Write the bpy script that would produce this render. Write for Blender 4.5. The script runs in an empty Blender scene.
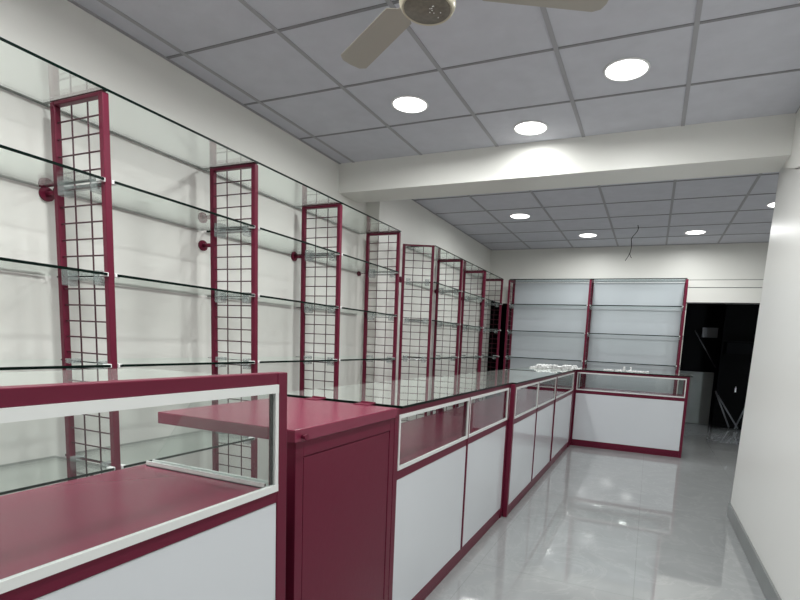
import bpy, bmesh, math, random
from mathutils import Vector, Matrix
random.seed(7)
sc = bpy.context.scene
COL = sc.collection

# ------------------------------------------------------------------ camera
cd = bpy.data.cameras.new('camera'); cam = bpy.data.objects.new('camera', cd); COL.objects.link(cam)
R_ = Vector((0.9166402, 0.39704541, 0.04610523)); U_ = Vector((-0.09274248, 0.09906357, 0.99074984)); F_ = Vector((-0.38880533, 0.91243704, -0.12762863))
m = Matrix((R_, U_, -F_)).transposed().to_4x4(); m.translation = (0, 0, 1.21)
cam.matrix_world = m
cd.sensor_width = 36; cd.lens = 506.9 / 800 * 36
cd.shift_x = -(430.8 - 400) / 800; cd.shift_y = (407.3 - 300) / 800
cd.clip_start = .02; cd.clip_end = 100
sc.camera = cam

# ------------------------------------------------------------------ world, exposure
w = bpy.data.worlds.new('daylight'); sc.world = w; w.use_nodes = True
bg = w.node_tree.nodes['Background']; bg.inputs[0].default_value = (.82, .91, 1, 1); bg.inputs[1].default_value = 2.6
sc.view_settings.view_transform = 'Standard'; sc.view_settings.look = 'None'
sc.view_settings.exposure = 2.5; sc.view_settings.gamma = 1
LAMP = 1.2       # glow of the diffusers
LAMP_W = 2.6    # watts of each downlight
sc.cycles.max_bounces = 10; sc.cycles.diffuse_bounces = 5; sc.cycles.glossy_bounces = 5
sc.cycles.transparent_max_bounces = 40; sc.cycles.transmission_bounces = 6
sc.cycles.caustics_reflective = False; sc.cycles.caustics_refractive = False
sc.cycles.sample_clamp_indirect = 6
sc.cycles.use_denoising = True

# ------------------------------------------------------------------ materials
def nodes(name):
    m = bpy.data.materials.new(name); m.use_nodes = True
    nt = m.node_tree; return m, nt, nt.nodes['Principled BSDF']
def pm(name, col, rough=.5, metal=0, spec=.5, coat=0, bump=0, bscale=60, vary=0, vscale=3):
    m, nt, b = nodes(name)
    b.inputs['Base Color'].default_value = (*col, 1); b.inputs['Roughness'].default_value = rough
    b.inputs['Metallic'].default_value = metal; b.inputs['Specular IOR Level'].default_value = spec
    b.inputs['Coat Weight'].default_value = coat; b.inputs['Coat Roughness'].default_value = .05
    tc = nt.nodes.new('ShaderNodeTexCoord')
    if vary:
        n = nt.nodes.new('ShaderNodeTexNoise'); n.inputs['Scale'].default_value = vscale; n.inputs['Detail'].default_value = 5
        nt.links.new(tc.outputs['Object'], n.inputs['Vector'])
        r = nt.nodes.new('ShaderNodeValToRGB'); r.color_ramp.elements[0].position = .3; r.color_ramp.elements[1].position = .7
        r.color_ramp.elements[0].color = (*[c * (1 - vary) for c in col], 1); r.color_ramp.elements[1].color = (*[min(1, c * (1 + vary)) for c in col], 1)
        nt.links.new(n.outputs['Fac'], r.inputs[0]); nt.links.new(r.outputs[0], b.inputs['Base Color'])
    if bump:
        n = nt.nodes.new('ShaderNodeTexNoise'); n.inputs['Scale'].default_value = bscale; n.inputs['Detail'].default_value = 4
        nt.links.new(tc.outputs['Object'], n.inputs['Vector'])
        bp = nt.nodes.new('ShaderNodeBump'); bp.inputs['Strength'].default_value = bump; bp.inputs['Distance'].default_value = .004
        nt.links.new(n.outputs['Fac'], bp.inputs['Height']); nt.links.new(bp.outputs[0], b.inputs['Normal'])
    return m
def glassmat(name, tint=(.93, .97, .955), rough=.0, boost=1.0, base=.045, dust=0):
    m = bpy.data.materials.new(name); m.use_nodes = True; nt = m.node_tree; nt.nodes.clear()
    o = nt.nodes.new('ShaderNodeOutputMaterial'); mx = nt.nodes.new('ShaderNodeMixShader')
    t = nt.nodes.new('ShaderNodeBsdfTransparent'); t.inputs[0].default_value = (*tint, 1)
    g = nt.nodes.new('ShaderNodeBsdfGlossy'); g.inputs['Roughness'].default_value = rough; g.inputs[0].default_value = (.95, 1, .98, 1)
    ge = nt.nodes.new('ShaderNodeNewGeometry'); d = nt.nodes.new('ShaderNodeVectorMath'); d.operation = 'DOT_PRODUCT'
    nt.links.new(ge.outputs['Normal'], d.inputs[0]); nt.links.new(ge.outputs['Incoming'], d.inputs[1])
    def mt(op, a, b):
        n = nt.nodes.new('ShaderNodeMath'); n.operation = op
        for i, v in enumerate((a, b)):
            if v is None: continue
            if isinstance(v, (int, float)): n.inputs[i].default_value = v
            else: nt.links.new(v, n.inputs[i])
        return n.outputs[0]
    a = mt('ABSOLUTE', d.outputs['Value'], None); a = mt('SUBTRACT', 1.0, a); a = mt('POWER', a, 5.0)
    a = mt('MULTIPLY', a, (1 - base) * boost); a = mt('ADD', a, base)
    nt.links.new(a, mx.inputs[0]); nt.links.new(t.outputs[0], mx.inputs[1]); nt.links.new(g.outputs[0], mx.inputs[2]); nt.links.new(mx.outputs[0], o.inputs[0])
    if dust:      # a thin film of dust on the glass
        m2 = nt.nodes.new('ShaderNodeMixShader'); df = nt.nodes.new('ShaderNodeBsdfDiffuse'); df.inputs[0].default_value = (.62, .63, .60, 1)
        m2.inputs[0].default_value = dust; nt.links.new(mx.outputs[0], m2.inputs[1]); nt.links.new(df.outputs[0], m2.inputs[2]); nt.links.new(m2.outputs[0], o.inputs[0])
    return m
def plasticmat(name, col, alpha):
    m, nt, b = nodes(name); b.inputs['Base Color'].default_value = (*col, 1); b.inputs['Alpha'].default_value = alpha; b.inputs['Roughness'].default_value = .12
    return m
M = {}
M['maroon'] = pm('maroon_paint', (.132, .0125, .034), .34, spec=.2, bump=.08, bscale=45)
M['maroon_board'] = pm('maroon_gloss_board', (.205, .026, .060), .22, spec=.38, bump=.06, bscale=14)
M['wire'] = pm('maroon_wire', (.055, .006, .015), .35)
M['white_laminate'] = pm('white_laminate', (.70, .725, .765), .09, spec=.5, vary=.015, vscale=2)
M['alu'] = pm('white_aluminium', (.78, .795, .79), .35, metal=.1)
M['glass'] = glassmat('clear_glass', (.98, .992, .985), base=.05, boost=1.5)
M['pane'] = glassmat('window_glass', (.94, .955, .95), base=.03, boost=.7)
M['counter_glass'] = glassmat('counter_glass', (.84, .88, .86), base=.13, boost=2.0, rough=.02, dust=.09)
M['edge'] = pm('green_glass_edge', (.0008, .007, .005), .3, spec=.1)
M['clear'] = plasticmat('clear_plastic', (.42, .47, .47), .40)
M['clip'] = pm('white_clip', (.93, .94, .94), .3)
M['chrome'] = pm('chrome', (.6, .6, .6), .2, metal=1)
M['wall'] = pm('cream_wall_paint', (.81, .81, .775), .4, spec=.35, bump=.12, bscale=12, vary=.025, vscale=1.6)
M['gloss_wall'] = pm('cream_gloss_cladding', (.71, .71, .69), .33, spec=.35, bump=.05, bscale=3)
M['tile'] = pm('ceiling_tile', (.60, .61, .665), .85, spec=.15, bump=.5, bscale=30, vary=.035, vscale=9)
M['tbar'] = pm('ceiling_bar', (.40, .40, .425), .8, spec=.1)
M['tbar_dark'] = pm('ceiling_cross_bar', (.27, .27, .285), .8, spec=.2)
M['grey_skirt'] = pm('grey_skirting', (.19, .20, .20), .3, vary=.08, vscale=6)
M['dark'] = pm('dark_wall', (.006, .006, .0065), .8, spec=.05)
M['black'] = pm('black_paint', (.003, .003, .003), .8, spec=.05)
M['dark_grey'] = pm('dull_grey_board', (.20, .21, .20), .6, vary=.08)
M['grey_metal'] = pm('grey_metal', (.16, .16, .17), .45, metal=.3)
M['cream'] = pm('cream_enamel', (.62, .58, .45), .28)
M['taupe'] = pm('taupe_enamel', (.17, .15, .12), .3, vary=.2, vscale=60)
M['blade'] = pm('beige_blade_enamel', (.40, .375, .33), .5)
M['backing'] = pm('pale_grey_backing', (.58, .625, .67), .13, spec=.5, vary=.03, vscale=2, bump=.05, bscale=2)
M['groove'] = pm('dark_groove', (.03, .03, .03), .7)
def lampmat(s):
    m = bpy.data.materials.new('lamp_glow'); m.use_nodes = True; nt = m.node_tree; nt.nodes.clear()
    o = nt.nodes.new('ShaderNodeOutputMaterial'); e = nt.nodes.new('ShaderNodeEmission'); e.inputs[0].default_value = (1, .985, .95, 1); e.inputs[1].default_value = s
    nt.links.new(e.outputs[0], o.inputs[0]); return m
M['lamp'] = lampmat(LAMP)
def floormat():
    m, nt, b = nodes('polished_marble_tile'); L = nt.links
    tc = nt.nodes.new('ShaderNodeTexCoord')
    n1 = nt.nodes.new('ShaderNodeTexNoise'); n1.inputs['Scale'].default_value = 1.3; n1.inputs['Detail'].default_value = 8; n1.inputs['Distortion'].default_value = 1.2
    n2 = nt.nodes.new('ShaderNodeTexNoise'); n2.inputs['Scale'].default_value = 2.2; n2.inputs['Detail'].default_value = 10; n2.inputs['Distortion'].default_value = 2.2; n2.inputs['Roughness'].default_value = .6
    L.new(tc.outputs['Object'], n1.inputs['Vector']); L.new(tc.outputs['Object'], n2.inputs['Vector'])
    r1 = nt.nodes.new('ShaderNodeValToRGB'); e = r1.color_ramp.elements; e[0].position = .3; e[1].position = .72
    e[0].color = (.275, .285, .29, 1); e[1].color = (.315, .325, .33, 1); L.new(n1.outputs['Fac'], r1.inputs[0])
    r2 = nt.nodes.new('ShaderNodeValToRGB'); e = r2.color_ramp.elements; e[0].position = .47; e[1].position = .53; e[0].color = (0, 0, 0, 1); e[1].color = (0, 0, 0, 1)
    q = r2.color_ramp.elements.new(.50); q.color = (.55, .55, .55, 1); L.new(n2.outputs['Fac'], r2.inputs[0])
    mx = nt.nodes.new('ShaderNodeMixRGB'); mx.inputs[2].default_value = (.35, .36, .36, 1); L.new(r2.outputs[0], mx.inputs[0]); L.new(r1.outputs[0], mx.inputs[1])
    mp = nt.nodes.new('ShaderNodeMapping'); mp.inputs['Location'].default_value = (-.03 + 8, -.2 + 8, 0); L.new(tc.outputs['Object'], mp.inputs['Vector'])
    br = nt.nodes.new('ShaderNodeTexBrick'); br.offset = 0; br.inputs['Scale'].default_value = 1; br.inputs['Brick Width'].default_value = .8; br.inputs['Row Height'].default_value = .8
    br.inputs['Mortar Size'].default_value = .0018; br.inputs['Mortar Smooth'].default_value = 0; br.inputs[1].default_value = (1, 1, 1, 1); br.inputs[2].default_value = (1, 1, 1, 1); br.inputs[3].default_value = (.82, .82, .82, 1)
    L.new(mp.outputs[0], br.inputs['Vector'])
    mu = nt.nodes.new('ShaderNodeMixRGB'); mu.blend_type = 'MULTIPLY'; mu.inputs[0].default_value = 1; L.new(mx.outputs[0], mu.inputs[1]); L.new(br.outputs['Color'], mu.inputs[2])
    L.new(mu.outputs[0], b.inputs['Base Color']); b.inputs['Roughness'].default_value = .04; b.inputs['Specular IOR Level'].default_value = .9
    return m
M['floor'] = floormat()

# ------------------------------------------------------------------ mesh helpers
class MB:
    def __init__(s, *mats): s.bm = bmesh.new(); s.mats = [M[x] for x in mats]
    def box(s, x0, x1, y0, y1, z0, z1, mi=0, edge=None):
        v = [s.bm.verts.new(p) for p in ((x0,y0,z0),(x1,y0,z0),(x1,y1,z0),(x0,y1,z0),(x0,y0,z1),(x1,y0,z1),(x1,y1,z1),(x0,y1,z1))]
        for k, q in enumerate(((0,3,2,1),(4,5,6,7),(0,1,5,4),(1,2,6,5),(2,3,7,6),(3,0,4,7))):
            f = s.bm.faces.new([v[i] for i in q]); f.material_index = mi if (edge is None or k < 2) else edge
        return s
    def prism(s, pts, axis, a, b, mi=0):      # pts in the plane across the axis, in (x,y,z) order without the axis
        def P(p, t): q = list(p); q.insert(axis, t); return q
        v0 = [s.bm.verts.new(P(p, a)) for p in pts]; v1 = [s.bm.verts.new(P(p, b)) for p in pts]; n = len(pts)
        fs = [s.bm.faces.new(v0[::-1]), s.bm.faces.new(v1)] + [s.bm.faces.new((v0[i], v0[(i+1)%n], v1[(i+1)%n], v1[i])) for i in range(n)]
        for f in fs: f.material_index = mi
        return s
    def rod(s, p, q, r, n=8, mi=0, r2=None):
        p, q = Vector(p), Vector(q); d = (q - p).normalized(); a = d.orthogonal().normalized(); b = d.cross(a); r2 = r if r2 is None else r2
        c = [(math.cos(2*math.pi*i/n), math.sin(2*math.pi*i/n)) for i in range(n)]
        v0 = [s.bm.verts.new(p + (a*x + b*y)*r) for x, y in c]; v1 = [s.bm.verts.new(q + (a*x + b*y)*r2) for x, y in c]
        s.bm.faces.new(v0[::-1]).material_index = mi; s.bm.faces.new(v1).material_index = mi
        for i in range(n):
            f = s.bm.faces.new((v0[i], v0[(i+1)%n], v1[(i+1)%n], v1[i])); f.material_index = mi; f.smooth = n > 6
        return s
    def lathe(s, prof, n=40, mi=0, c=(0,0,0), mis=None):
        rings = [[s.bm.verts.new((c[0]+r*math.cos(2*math.pi*i/n), c[1]+r*math.sin(2*math.pi*i/n), c[2]+z)) for i in range(n)] if r > 0 else [s.bm.verts.new((c[0], c[1], c[2]+z))] for r, z in prof]
        for k in range(len(rings)-1):
            a, b = rings[k], rings[k+1]; mm = mis[k] if mis else mi
            for i in range(n):
                j = (i+1) % n
                vs = [a[i], a[j], b[j], b[i]] if len(a) > 1 and len(b) > 1 else ([a[0], b[j], b[i]] if len(a) == 1 else [a[i], a[j], b[0]])
                f = s.bm.faces.new(vs); f.material_index = mm; f.smooth = True
        return s
    def build(s, name, parent=None, bevel=0, loc=None, label=None):
        me = bpy.data.meshes.new(name); bmesh.ops.recalc_face_normals(s.bm, faces=s.bm.faces[:]); s.bm.to_mesh(me); s.bm.free()
        for x in s.mats: me.materials.append(x)
        o = bpy.data.objects.new(name, me); COL.objects.link(o)
        if parent: o.parent = parent
        if loc: o.location = loc
        if label: o['label'] = label
        if bevel:
            b = o.modifiers.new('bevel', 'BEVEL'); b.width = bevel; b.segments = 2; b.limit_method = 'ANGLE'
        return o
def thing(name, label, cat, loc=(0,0,0), rz=0, group=None):
    o = bpy.data.objects.new(name, None); COL.objects.link(o); o.empty_display_size = .1
    o.location = loc; o.rotation_euler = (0, 0, rz); return tag(o, label, cat, group)
def tag(o, label, cat, group=None):
    o['label'] = label; o['category'] = cat
    if group: o['group'] = group
    return o
def struct(name, mb, label=None):
    o = mb.build(name); o['kind'] = 'structure'
    if label: o['label'] = label
    return o
def copy_tree(o, parent=None):
    c = o.copy(); COL.objects.link(c)
    if parent: c.parent = parent
    for ch in [x for x in bpy.data.objects if x.parent == o]: copy_tree(ch, c)
    return c

# ------------------------------------------------------------------ room
ZC, ZB = 2.625, 2.393
XW, XW2, YB = -2.49, -2.353, 7.56
YF = -3.2
struct('floor', MB('floor').box(-2.7, 2.6, YF - .1, 10.4, -.1, 0), 'polished pale grey marble tile floor')
struct('ceiling', MB('tile').box(-2.7, 2.2, YF - .1, 7.75, ZC, ZC + .08), 'grey textured tiled false ceiling')
mb = MB('tbar', 'tbar_dark')
for k in range(-1, 8):
    x = -2.3515 + .6 * k
    if x > -2.36: mb.box(x - .011, x + .011, YF, 7.55, ZC - .004, ZC + .001)
for k in range(-9, 10):
    y = 2.0606 + .5525 * k
    mb.box(-2.488, 2.0, y - .008, y + .008, ZC - .0035, ZC + .001, 1)
mb.box(XW, XW + .018, YF, 4.13, ZC - .005, ZC); mb.box(XW2, XW2 + .014, 4.14, YB, ZC - .005, ZC); mb.box(XW, 2.0, YB - .014, YB, ZC - .005, ZC)
struct('trim_1', mb, 'grey metal grid bars of the false ceiling')
struct('wall_left', MB('wall').prism([(-2.7, YF), (XW, YF), (XW, 4.14), (XW2, 4.14), (XW2, YB), (-2.7, YB)], 2, 0, ZC), 'cream painted wall behind the shelves')
# back wall with two door openings
DX0, DX1, DZ = .37, 1.75, 1.88
mb = MB('wall')
mb.box(-2.7, -2.352, YB, YB + .15, 0, ZC); mb.box(-2.352, -1.93, YB, YB + .15, 1.84, ZC)
mb.box(-1.93, DX0, YB, YB + .15, 0, ZC); mb.box(DX0, DX1, YB, YB + .15, DZ, ZC); mb.box(DX1, 2.2, YB, YB + .15, 0, ZC)
struct('wall_back', mb, 'cream end wall with a dark doorway')
struct('trim_2', MB('wall', 'groove').box(.36, 1.9, YB - .03, YB + .001, DZ, 2.065).box(.36, 1.9, YB - .018, YB + .001, 2.075, 2.165).box(.36, 1.9, YB - .008, YB, 2.064, 2.076, 1).box(.36, 1.9, YB - .008, YB, 2.164, 2.172, 1).box(.36, 1.9, YB - .034, YB, DZ - .012, DZ, 1), 'cream lintel band over the dark doorway')
struct('ceiling_beam', MB('wall').box(XW, .642, 3.694, 4.0, ZB, ZC), 'cream beam crossing the ceiling')
# aisle side wall: matte upper part, glossy cladding below, grey skirting
struct('wall_right', MB('wall').prism([(YF, 2.24), (3.40, 2.24), (3.54, 2.27), (4.0, 2.42), (4.0, ZC), (YF, ZC)], 0, .642, .80), 'cream wall above the glossy cladding')
struct('wall_aisle', MB('gloss_wall').prism([(YF, 0), (4.36, 0), (4.08, 2.455), (3.99, 2.415), (3.54, 2.265), (3.40, 2.235), (YF, 2.235)], 0, .658, .80), 'glossy cream cladded wall beside the aisle')
struct('baseboard_right', MB('grey_skirt').prism([(YF, 0), (4.372, 0), (4.362, .105), (YF, .105)], 0, .646, .6578), 'grey skirting along the glossy wall')
struct('wall_alcove', MB('wall').box(.80, 2.1, 3.9, 4.0, 0, ZC), 'cream wall of the rear recess')
struct('wall_recess', MB('wall').box(2.0, 2.2, 4.0, YB, 0, ZC), 'cream side wall of the rear recess')
# shop front behind the camera; its shutter is added to keep daylight out
struct('wall_front', MB('wall').box(-2.7, -2.1, YF - .15, YF, 0, ZC).box(.2, .8, YF - .15, YF, 0, ZC).box(-2.1, .2, YF - .15, YF, 2.3, ZC), 'cream shop front wall around the entrance')
mb = MB('grey_metal')
for k in range(23): mb.prism([(YF - .12, k*.1), (YF - .08, k*.1 + .02), (YF - .08, k*.1 + .08), (YF - .12, k*.1 + .1), (YF - .13, k*.1 + .1), (YF - .13, k*.1)], 0, -2.1, .2)
struct('door_1', mb, 'closed grey roller shutter added out of view to block daylight')
# store room beyond the doorway
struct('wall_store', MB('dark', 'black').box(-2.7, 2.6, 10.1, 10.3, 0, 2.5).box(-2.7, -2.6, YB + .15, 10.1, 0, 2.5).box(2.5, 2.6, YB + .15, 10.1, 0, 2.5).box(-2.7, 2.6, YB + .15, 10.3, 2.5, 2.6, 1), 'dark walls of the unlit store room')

# ------------------------------------------------------------------ ceiling downlights
def downlight():
    t = thing('downlight', 'x', 'ceiling light')
    MB('clip').lathe([(.104, .001), (.112, -.002), (.110, -.006), (.102, -.007), (.100, -.003)], 40).build('trim_ring', t)
    MB('lamp').lathe([(0, -.0045), (.101, -.0045), (.101, -.001), (0, -.001)], 40).build('diffuser', t)
    ld = bpy.data.lights.new('downlight_beam', 'AREA'); ld.shape = 'DISK'; ld.size = .19; ld.energy = LAMP_W; ld.spread = math.radians(172); ld.color = (.985, 1, .975)
    lo = bpy.data.objects.new('lamp', ld); COL.objects.link(lo); lo.parent = t; lo.location = (0, 0, -.009)
    return t
LB = [(-.248, 2.905, 'large round downlight nearest the glossy aisle wall, before the beam'), (-.857, 3.455, 'round downlight closest to the near face of the ceiling beam'),
      (-1.472, 2.918, 'round downlight nearest the ceiling fan, above the shelves'), (-1.458, 5.664, 'round downlight beyond the beam, the one closest to the left shelves'),
      (-.862, 6.772, 'small round downlight near the end wall, just left of the dangling wire'), (.342, 6.831, 'small round downlight near the end wall, just right of the dangling wire'),
      (.97, 5.742, 'round downlight partly hidden by the edge of the glossy cream wall'),
      (-1.472, 1.25, 'round downlight above the tall near counter'), (-.248, 1.25, 'round downlight above the aisle just ahead of the camera'), (-.857, .10, 'round downlight beside the camera over the counter'),
      (-1.472, -1.0, 'round downlight over the shelves by the entrance'), (-.248, -1.0, 'round downlight over the aisle by the entrance'), (-.857, -2.2, 'round downlight just inside the roller shutter'),
      (-.857, 4.50, 'added round downlight, unseen behind the beam, brightening the far end'), (-2.05, .15, 'added unseen round downlight brightening the near left wall')]  # both lamps added: one brightens the rear, one the near left wall
proto = downlight()
for i, (x, y, l) in enumerate(LB):
    o = proto if i == 0 else copy_tree(proto)
    o.location = (x, y, ZC - .0005); tag(o, l, 'ceiling light', 'round ceiling downlights')
    if i in (3, 4, 5, 6, 13):
        for c in o.children:
            if c.type == 'LIGHT': c.data = c.data.copy(); c.data.energy = LAMP_W * .78
    if i == 1:      # this one is a weaker lamp in the photo
        for c in o.children:
            if c.type == 'LIGHT': c.data = c.data.copy(); c.data.energy = LAMP_W * .22

# ------------------------------------------------------------------ ceiling fan
FX, FY = -.82, 1.73
t = thing('ceiling_fan', 'cream ceiling fan with a round speckled motor cap', 'ceiling fan', (FX, FY, ZC))
MB('cream').lathe([(0, 0), (.055, 0), (.05, -.04), (.02, -.06), (.013, -.07), (.013, -.16), (0, -.16)], 24).build('down_rod', t)
MB('cream').lathe([(0, -.13), (.05, -.135), (.09, -.16), (.1, -.19), (.1, -.225), (.094, -.232), (.094, -.24), (.098, -.245), (.098, -.262), (.092, -.274), (.086, -.28), (.082, -.276), (0, -.276)], 48).build('motor_housing', t)
mb = MB('taupe', 'clip').lathe([(0, -.2795), (.078, -.2795), (.081, -.277), (.081, -.272), (0, -.272)], 48)
for i in range(9):
    a, r = random.uniform(-.6, 2.2), random.uniform(.01, .055); mb.lathe([(0, -.2812), (.0022, -.2808), (.0022, -.279), (0, -.279)], 8, 1, (r*math.cos(a), r*math.sin(a), 0))
mb.build('motor_cap', t, label='brown speckled cap')
for k, a in enumerate((27, 147, 267)):
    b = MB('blade'); pts = [(.10, -.018), (.17, -.022), (.20, -.055), (.60, -.062), (.625, -.04), (.63, 0), (.625, .04), (.60, .062), (.20, .055), (.17, .022), (.10, .018)]
    b.prism(pts, 2, -.0015, .0015)
    o = b.build('blade', t, loc=(0, 0, -.205)); o.rotation_euler = (math.radians(7), 0, math.radians(a))

# ------------------------------------------------------------------ mesh uprights
ZT, ZA, ZM, ZL, ZD = 2.142, 1.795, 1.423, 1.047, .604
LEV = [ZT, ZA, ZM, ZL, ZD]
def upright(depth, wall_gap, flange_z, back_row=False):
    """local: front post at the origin, depth along -x"""
    t = thing('mesh_upright', 'x', 'shelf upright'); h = .014
    top = ZT - .008
    MB('maroon').box(-h, h, -h, h, 0, top).build('front_post', t, .004)
    MB('maroon').box(-depth - h, -depth + h, -h, h, 0, top).build('back_post', t, .004)
    MB('maroon').box(-depth + h, -h, -h, h, top - .016, top - .001).build('top_bar', t, .003)
    MB('maroon').box(-depth + h, -h, -h, h, .06, .09).build('bottom_bar', t, .003)
    w = MB('wire'); n = 2
    for i in range(1, n + 1):
        x = -depth + (depth) * i / (n + 1); w.rod((x, .003, .09), (x, .003, top - .02), .0033, 6)
    z = top - .016 - .066
    while z > .1:
        w.rod((-depth + h, -.002, z), (-h, -.002, z), .0033, 6); z -= .0685
    w.build('wire_mesh', t)
    for lz in LEV:
        if lz != ZT:
            c = MB('clear'); zz = lz - .012
            for x in (-.045, -depth + .05): c.box(x - .022, x + .022, -.024, .024, zz - .03, zz + .03)
            c.box(-depth + .07, -.066, -.02, .02, zz - .008, zz + .004)
            c.build('shelf_bracket', t, .003, label='clear plastic and glass bracket')
            for s in (-1, 1):
                MB('clip').box(-.012, .018, -.010, .010, -.007, .009).build('shelf_clip', t, .002, loc=(0, s * .0245, lz), label='white plastic clip')
    if wall_gap:
        f = MB('maroon'); x = -depth - h
        f.rod((x, 0, flange_z), (x - wall_gap + .012, 0, flange_z), .011, 12); f.rod((x - wall_gap + .012, 0, flange_z), (x - wall_gap + .001, 0, flange_z), .030, 24)
        f.build('wall_flange', t)
    return t
XF, XK = -2.094, -2.399
Y1 = [.60, 1.446, 2.290, 3.127, 4.035]
names1 = ['first of the long run, by the shop entrance', 'nearest the camera, tall maroon frame with round wall foot', 'second from the camera, over the gate flap', 'third from the camera, under the near end of the beam', 'fourth from the camera, last of the long straight run']
u1 = upright(.305, XK - .014 - XW, 1.78)
G1 = 'wire mesh uprights along the left wall'
for i, y in enumerate(Y1):
    o = u1 if i == 0 else copy_tree(u1)
    for ch in o.children:
        if ch.name.startswith('wall_flange'): ch.location.z = (0, -.008, -.068, .007, .02)[i]
    o.location = (XF, y, 0); tag(o, 'maroon wire mesh shelf upright, ' + names1[i], 'shelf upright', G1)
# beyond the beam the wall is thicker, so the uprights stand a little further out
XF2, XK2 = -2.045, -2.325
Y2 = [4.655, 5.49, 6.37, 7.18]
names2 = ['twisted and leaning, right after the gap in the shelves', 'first upright behind the leaning one, beyond the beam', 'second upright behind the leaning one, beyond the beam', 'last one before the corner of the room']
u2 = upright(.28, XK2 - .014 - XW2, 1.80)
for i, y in enumerate(Y2):
    o = u2 if i == 0 else copy_tree(u2)
    o.location = (XF2, y, 0); tag(o, 'maroon wire mesh shelf upright, ' + names2[i], 'shelf upright', G1)
u2.rotation_euler = (math.radians(1.6), 0, math.radians(24))
u2.location = (XF2, 4.675, 0)
for ch in [x for x in bpy.data.objects if x.parent == u2 and x.name.startswith('wall_flange')]:
    ch.rotation_euler = (0, 0, math.radians(-18)); ch.location = (-.02, -.08, 0)
# end-wall uprights, facing the camera
X3 = [-1.94, -.832, .328]; YFB = 7.2
u3 = upright(.27, 0, 0)
n3 = ['in the room corner beside the left shelves', 'in the middle between the two backing boards', 'at the free end next to the dark doorway']
for i, x in enumerate(X3):
    o = u3 if i == 0 else copy_tree(u3)
    o.location = (x, YFB, 0); o.rotation_euler = (0, 0, -math.pi / 2)
    tag(o, 'maroon end wall shelf upright ' + n3[i], 'shelf upright', 'uprights of the end wall shelves')

def strip_clips(o, s):
    for ch in list(o.children):
        if ch.name.startswith('shelf_clip') and ch.location.y * s > 0: bpy.data.objects.remove(ch)
bpy.context.view_layer.update()
ups = [o for o in bpy.data.objects if o.name.startswith('mesh_upright')]
for o in ups:
    x, y = o.location.x, o.location.y
    if abs(x - XF) < .01 and abs(y - Y1[0]) < .01: strip_clips(o, -1)
    if abs(x - XF) < .01 and abs(y - Y1[-1]) < .01: strip_clips(o, 1)
    if o == u2: strip_clips(o, -1)
    if abs(y - YFB) < .001 and abs(x - X3[0]) < .01: strip_clips(o, -1)
    if abs(y - YFB) < .001 and abs(x - X3[2]) < .01: strip_clips(o, 1)

# ------------------------------------------------------------------ glass shelves
def slab(name, x0, x1, y0, y1, z, th, mat, label, group, cat='glass shelf'):
    cx, cy = (x0 + x1) / 2, (y0 + y1) / 2
    o = MB(mat, 'edge').box(x0 - cx, x1 - cx, y0 - cy, y1 - cy, 0, th, 0, 1).build(name, loc=(cx, cy, z))
    return tag(o, label, cat, group)
lvl = ['top', 'second from top', 'third from top', 'fourth from top', 'lowest']
bays1 = ['left of the nearest mesh upright', 'between the nearest and second mesh uprights', 'between the second and third mesh uprights', 'between the third and fourth mesh uprights']
for i in range(4):
    for k, z in enumerate(LEV):
        g = .001 if k == 0 else .022
        slab('glass_shelf', XW + .012, XF + .022, Y1[i] + g, Y1[i+1] - g, z - (.0075 if k == 0 else .004), .011, 'glass',
             f'{lvl[k]} clear glass shelf in the bay {bays1[i]}', 'glass shelves along the left wall')
bays2 = ['just beyond the leaning upright', 'in the middle bay beyond the beam', 'in the last bay before the room corner']
for i in range(3):
    for k, z in enumerate(LEV):
        g = .001 if k == 0 else .022
        y0 = Y2[i] + g + (.03 if i == 0 else 0)
        slab('glass_shelf', XW2 + .01, XF2 + .02, y0, Y2[i+1] - g, z - (.0075 if k == 0 else .004), .011, 'glass',
             f'{lvl[k]} clear glass shelf {bays2[i]}', 'glass shelves along the left wall')
b3 = ['over the left backing board', 'over the right backing board beside the dark doorway']
for i in range(2):
    for k, z in enumerate(LEV):
        g = .001 if k == 0 else .022
        slab('glass_shelf', X3[i] + g, X3[i+1] - g, YFB - .02, YFB + .285, z - (.0075 if k == 0 else .004), .011, 'glass',
             f'{lvl[k]} end wall glass shelf {b3[i]}', 'glass shelves on the end wall')
    tag(MB('backing').box(X3[i] + (.001 if i else -.014), X3[i+1] + (.014 if i else -.001), 7.515, 7.527, .25, ZT - .009).build('backing_board', bevel=.002),
        ['glossy pale grey backing board in the corner half of the end wall shelves', 'glossy pale grey backing board beside the dark doorway'][i], 'backing board', 'backing boards')
for o in [x for x in bpy.data.objects if x.name.startswith('backing_board')]:
    pass

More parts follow.
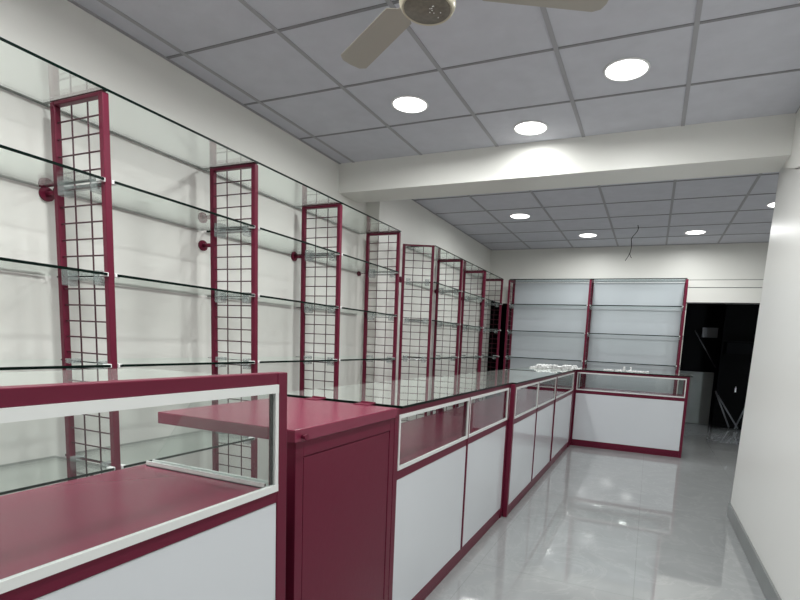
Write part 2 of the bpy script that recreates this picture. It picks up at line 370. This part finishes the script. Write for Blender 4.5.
# ------------------------------------------------------------------ display counters
def counter(name, label, L, D, splits, loc, rz, top=.949, glass=None, post0=.035, post1=.035, win=(.704, .925), shelf_z=.692, rail0=.665, kick=.075, group='display counters', back_window=False, depth_back=None):
    """local x runs along the front, local y into the counter (front face at y=0)"""
    t = thing(name, label, 'display counter', loc, rz, group)
    wz0, wz1 = win
    xs = [0] + splits + [L]
    # corner posts
    for x0, x1 in ((0, post0), (L - post1, L)):
        MB('maroon').box(x0, x1, 0, .03, 0, top).build('post', t, .002)
        MB('maroon').box(x0, x1, D - .03, D, 0, top).build('post', t, .002)
    MB('maroon').box(post0, L - post1, .001, .03, wz1, top).build('top_rail', t, .002)
    MB('maroon').box(post0, L - post1, D - .03, D, wz1, top).build('top_rail', t, .002)
    for x0 in (0, L - .03): MB('maroon').box(x0, x0 + .03, .03, D - .03, wz1, top).build('top_rail', t, .002)
    MB('maroon').box(post0, L - post1, .001, .03, rail0, wz0).build('middle_rail', t, .002)
    MB('maroon').box(post0, L - post1, .0015, .03, .028, kick).build('bottom_rail', t, .002)
    MB('maroon').box(post0, L - post1, .007, .03, 0, .0275).build('kick_board', t)
    MB('maroon_board').box(.004, L - .004, .031, D - .031, shelf_z, shelf_z + .016).build('display_base', t)
    for x0 in (.002, L - .014): MB('maroon').box(x0, x0 + .012, .031, D - .031, .03, shelf_z).build('side_panel', t)
    MB('maroon').box(.04, L - .04, D - .02, D - .008, .05, shelf_z).build('back_panel', t)
    for i in range(len(xs) - 1):
        a = xs[i] + (post0 if i == 0 else .007); b = xs[i+1] - (post1 if i == len(xs) - 2 else .020 if i == 1 else .007)
        MB('white_laminate').box(a + .001, b - .001, .003, .02, kick + .001, rail0 - .001).build('front_panel', t, .001, label='white laminate panel')
        a2, b2 = a, b; fw = .0145
        f = MB('alu').box(a2, b2, -.003, .006, wz0, wz0 + fw).box(a2, b2, -.003, .006, wz1 - fw, wz1).box(a2, a2 + fw * .75, -.0025, .006, wz0 + fw, wz1 - fw).box(b2 - fw * .75, b2, -.0025, .006, wz0 + fw, wz1 - fw).build('window_frame', t, label='white aluminium window frame')
        MB('pane', 'edge').box(a2 + fw * .75, b2 - fw * .75, .0015, .0045, wz0 + fw, wz1 - fw).build('window_pane', f)
        if i:
            MB('maroon').box(xs[i] - .0065 - (.012 if i == 2 else 0), xs[i] + .0065, (-.008 if i == 2 else -.0035), .03, kick, wz1).build('mullion', t, .001)
    return t
def counter_top(x0, x1, y0, y1, label):
    return slab('glass_counter_top', x0, x1, y0, y1, .9495, .010, 'counter_glass', label, 'glass counter tops', 'counter top')
XA, XB_, YC_ = -.869, -.835, 6.505
counter('display_counter', 'display counter with two windows, maroon frame, beside the solid maroon gate', 1.715, .53, [.867], (XA, 1.70, 0), math.pi / 2)
counter('display_counter', 'longest display counter, three windows, running to the room corner', 3.08, .56, [.812, 1.685], (XB_, 3.42, 0), math.pi / 2, post0=.035, post1=.16)
counter('display_counter', 'display counter with one wide window facing the camera, at the end wall', 1.27, .53, [], (-.838, YC_, 0), 0, post0=.022, post1=.03, kick=.08)
counter_top(-1.47, -.862, 1.745, 3.424, 'clear glass top of the counter beside the maroon gate flap')
counter_top(-1.41, -.828, 3.426, 6.494, 'long clear glass top running to the room corner')
counter_top(-1.41, .462, 6.4965, 7.04, 'clear glass top of the end wall counter, with white clips on it')
# a maroon stand in the corner under the glass
tag(MB('maroon').box(-1.40, -.85, 6.52, 7.03, .03, .9485).box(-1.38, -.87, 6.54, 7.01, 0, .03).build('corner_cabinet', bevel=.003), 'plain maroon cabinet filling the counter corner under the glass', 'cabinet')

# near, taller counter
t = thing('display_counter', 'tall display counter nearest the camera, white frame and sliding glass front', 'display counter', (-.848, -.95, 0), math.pi / 2, 'display counters')
L, D = 1.997, .49; top = 1.116
for x0, x1 in ((0, .036), (L - .036, L)):
    MB('maroon').box(x0, x1, 0, .03, 0, top).build('post', t, .002)
    MB('maroon').box(x0, x1, D - .03, D, 0, .80).build('post', t, .002)
MB('maroon').box(.036, L - .036, .001, .03, 1.087, top).build('top_rail', t, .002)
MB('maroon').box(.036, L - .036, .001, .03, .782, .813).build('middle_rail', t, .002)
MB('maroon').box(.036, L - .036, .0015, .03, .03, .09).build('bottom_rail', t, .002)
MB('maroon_board').box(.003, L - .003, .0305, D - .002, .799, .815).build('display_base', t)
MB('white_laminate').box(.037, L - .037, .003, .02, .091, .781).build('front_panel', t, .001, label='white laminate panel')
MB('maroon').box(.002, .014, .031, D - .031, .03, .799).build('side_panel', t)
MB('maroon').box(L - .014, L - .002, .031, D - .031, .03, .799).build('side_panel', t)
MB('maroon').box(.04, L - .04, D - .02, D - .008, .03, .799).build('back_panel', t)
fw = .021
f = MB('alu').box(.036, L - .036, -.003, .007, .813, .813 + fw - .003).box(.036, L - .036, -.003, .007, 1.087 - fw, 1.087).box(.036, .048, -.0025, .007, .813 + fw - .003, 1.087 - fw).box(L - .047, L - .036, -.0025, .007, .813 + fw - .003, 1.087 - fw).build('window_frame', t, label='white aluminium window frame')
MB('pane', 'edge').box(.048, L - .047, .001, .005, .831, 1.066).build('window_pane', f)
MB('groove').box(L - .0535, L - .0475, .006, .012, .831, 1.066).build('rubber_seal', f, label='dark seal strip')
ch = MB('alu').box(L - .046, L - .040, .033, D - .02, .8155, .829).box(L - .026, L - .020, .033, D - .02, .8155, .829).box(L - .046, L - .020, .033, D - .02, .8155, .818).build('glass_channel', t, label='white aluminium channel')
# end pane whose rear edge is cut on a slant
MB('pane', 'alu').prism([(.034, .819), (D - .03, .819), (.24, 1.0895), (.034, 1.0895)], 0, L - .036, L - .031).build('end_pane', t)
slab('glass_counter_top', -.848 - D, -.8795, -.95, 1.012, 1.090, .008, 'counter_glass', 'clear glass top of the tall counter nearest the camera', 'glass counter tops', 'counter top')

# lifting flap and gate
t = thing('counter_flap', 'solid maroon lift-up counter flap hinged to the glass top', 'counter flap', (-1.11, 1.41, .921))
MB('maroon_board').box(-.275, .25, -.315, .286, 0, .036).build('flap_board', t, .002)
for x in (-.135, .10):
    h = MB('maroon'); h.rod((x - .032, .3265, .0405), (x + .032, .3265, .0405), .004, 10); h.box(x - .032, x + .032, .268, .322, .0365, .0385)
    h.build('hinge', t)
b = MB('maroon'); b.rod((.25, -.283, .014), (.262, -.283, .014), .006, 12); b.rod((.262, -.283, .014), (.266, -.283, .014), .009, 12); b.build('knob', t)
t = thing('gate_door', 'solid maroon framed gate door under the counter flap', 'gate', (-.868, 1.41, 0))
MB('maroon').box(-.026, -.006, -.295, .275, .03, .915).build('door_panel', t, .002)
MB('maroon').box(-.030, 0, -.302, -.268, .02, .9195).box(-.030, 0, .250, .284, .02, .9195).box(-.030, 0, -.268, .250, .875, .9195).box(-.030, 0, -.268, .250, .02, .06).build('door_frame', t, .0015)
bb = MB('maroon').box(-.0058, -.0015, -.264, .246, .064, .871); bb.build('raised_panel', t, .0012)

# ------------------------------------------------------------------ white shelf clips on the corner glass
def clip_mesh():
    m = MB('clip'); m.rod((0, 0, 0), (0, 0, .012), .016, 12); m.box(-.006, .04, -.012, .012, .001, .007); m.rod((.03, 0, .007), (.03, 0, .016), .009, 10)
    return m
c0 = None; n = 0
zt = .9597
def put(x, y, z, rz):
    global c0, n
    if c0 is None: c0 = clip_mesh().build('plastic_clip', bevel=0)
    o = c0 if n == 0 else c0.copy()
    if n: COL.objects.link(o)
    o.location = (x, y, z); o.rotation_euler = (0, 0, rz); n += 1; return o
for i in range(20):
    for j in range(3):
        top_k = random.choice((1, 2, 2, 3, 3)) if 1 < i < 19 else 1
        for k in range(top_k):
            x = -1.30 + i * .026 + random.uniform(-.004, .004); y = 6.04 + i * .019 + j * .05
            if 6.45 < y < 6.54: y += .09 if y > 6.495 else -.05 + .0
            o = put(x, y, zt + k * .0162, math.pi/2 + random.uniform(-.4, .4))
            tag(o, 'small white plastic shelf clip in the long pile on the corner counter glass', 'plastic clip', 'white clips in the long pile')
for i, (x, y) in enumerate([(-.50, 6.72), (-.455, 6.76), (-.42, 6.70), (-.38, 6.75), (-.335, 6.71), (-.29, 6.77), (-.255, 6.70), (-.21, 6.75), (-.17, 6.71), (-.13, 6.77), (-.09, 6.70), (-.05, 6.74), (-.455, 6.82), (-.33, 6.83), (-.21, 6.82), (-.12, 6.83), (-.02, 6.80)]):
    o = put(x + .0, y, zt, random.uniform(0, 6)); tag(o, 'small white shelf clip scattered on the end counter glass', 'plastic clip', 'scattered white clips')
    if i in (5, 14): o.rotation_euler = (0, math.radians(-90), random.uniform(0, 3)); o.location.z = zt + .0162

# ------------------------------------------------------------------ dangling wire
WX, WY = -.272, 6.35
def strand(mb, p, r=.0035):
    for a, b in zip(p, p[1:]): mb.rod((a[0], WY, a[1]), (b[0], WY, b[1]), r, 8)
mb = MB('black')
strand(mb, [(WX, ZC - .001), (WX + .008, 2.595), (WX + .004, 2.565), (WX - .02, 2.53), (WX - .045, 2.50), (WX - .056, 2.47), (WX - .05, 2.43), (WX - .047, 2.39), (WX - .052, 2.34), (WX - .072, 2.285), (WX - .10, 2.235)])
strand(mb, [(WX - .052, 2.34), (WX - .058, 2.31), (WX - .048, 2.28), (WX - .034, 2.265)], .003)
tag(mb.build('hanging_wire'), 'thin dark wire dangling from the ceiling near the end wall', 'wire')

# ------------------------------------------------------------------ store room contents
tag(MB('dark_grey').box(-.2, 1.03, 10.0, 10.09, 0, .91).build('low_partition', bevel=.004), 'dull grey low board against the store room wall', 'board')
t = thing('dark_cabinet', 'tall black open rack at the far side of the dark store room', 'rack', (1.06, 9.7, 0))
MB('black').box(0, .9, .28, .30, 0, 2.3).box(0, .02, 0, .28, 0, 2.3).box(.88, .9, 0, .28, 0, 2.3).build('rack_body', t)
for z in (.02, 1.22, 1.45): MB('black').box(.02, .88, 0, .28, z, z + .02).build('rack_board', t)
MB('dark').box(.1, .5, .2, .26, 1.25, 1.44).build('rack_panel', t)
for i, (p, q, l) in enumerate([((1.08, 9.62, .55), (1.42, 9.60, .03), 'pale'), ((1.04, 9.64, .62), (1.30, 9.66, .03), 'thin'), ((1.62, 9.52, .85), (1.36, 9.50, .03), 'steep')]):
    tag(MB('grey_metal').rod(p, q, .012, 10).build('metal_rod'), f'{l} grey metal rod leaning in the dark store room', 'rod', 'rods leaning in the store room')
tag(MB('grey_metal').rod((.66, 10.02, 1.62), (1.04, 10.02, 1.0), .008, 8).build('metal_strip'), 'slanting grey strip on the dark wall seen through the doorway', 'strip')
t = thing('junction_box', 'grey wall box high on the dark store room wall', 'wall box', (.90, 10.05, 1.6))
MB('grey_metal').box(-.12, .12, 0, .05, -.09, .08).build('box_body', t, .004); MB('dark').rod((0, .03, .08), (0, .03, .5), .012, 10).build('conduit', t)
tag(MB('clip').rod((1.33, 9.66, .62), (1.33, 9.66, .69), .012, 10).rod((1.33, 9.66, .69), (1.33, 9.66, .71), .006, 10).build('small_bottle'), 'tiny white bottle catching light in the dark store room', 'bottle')
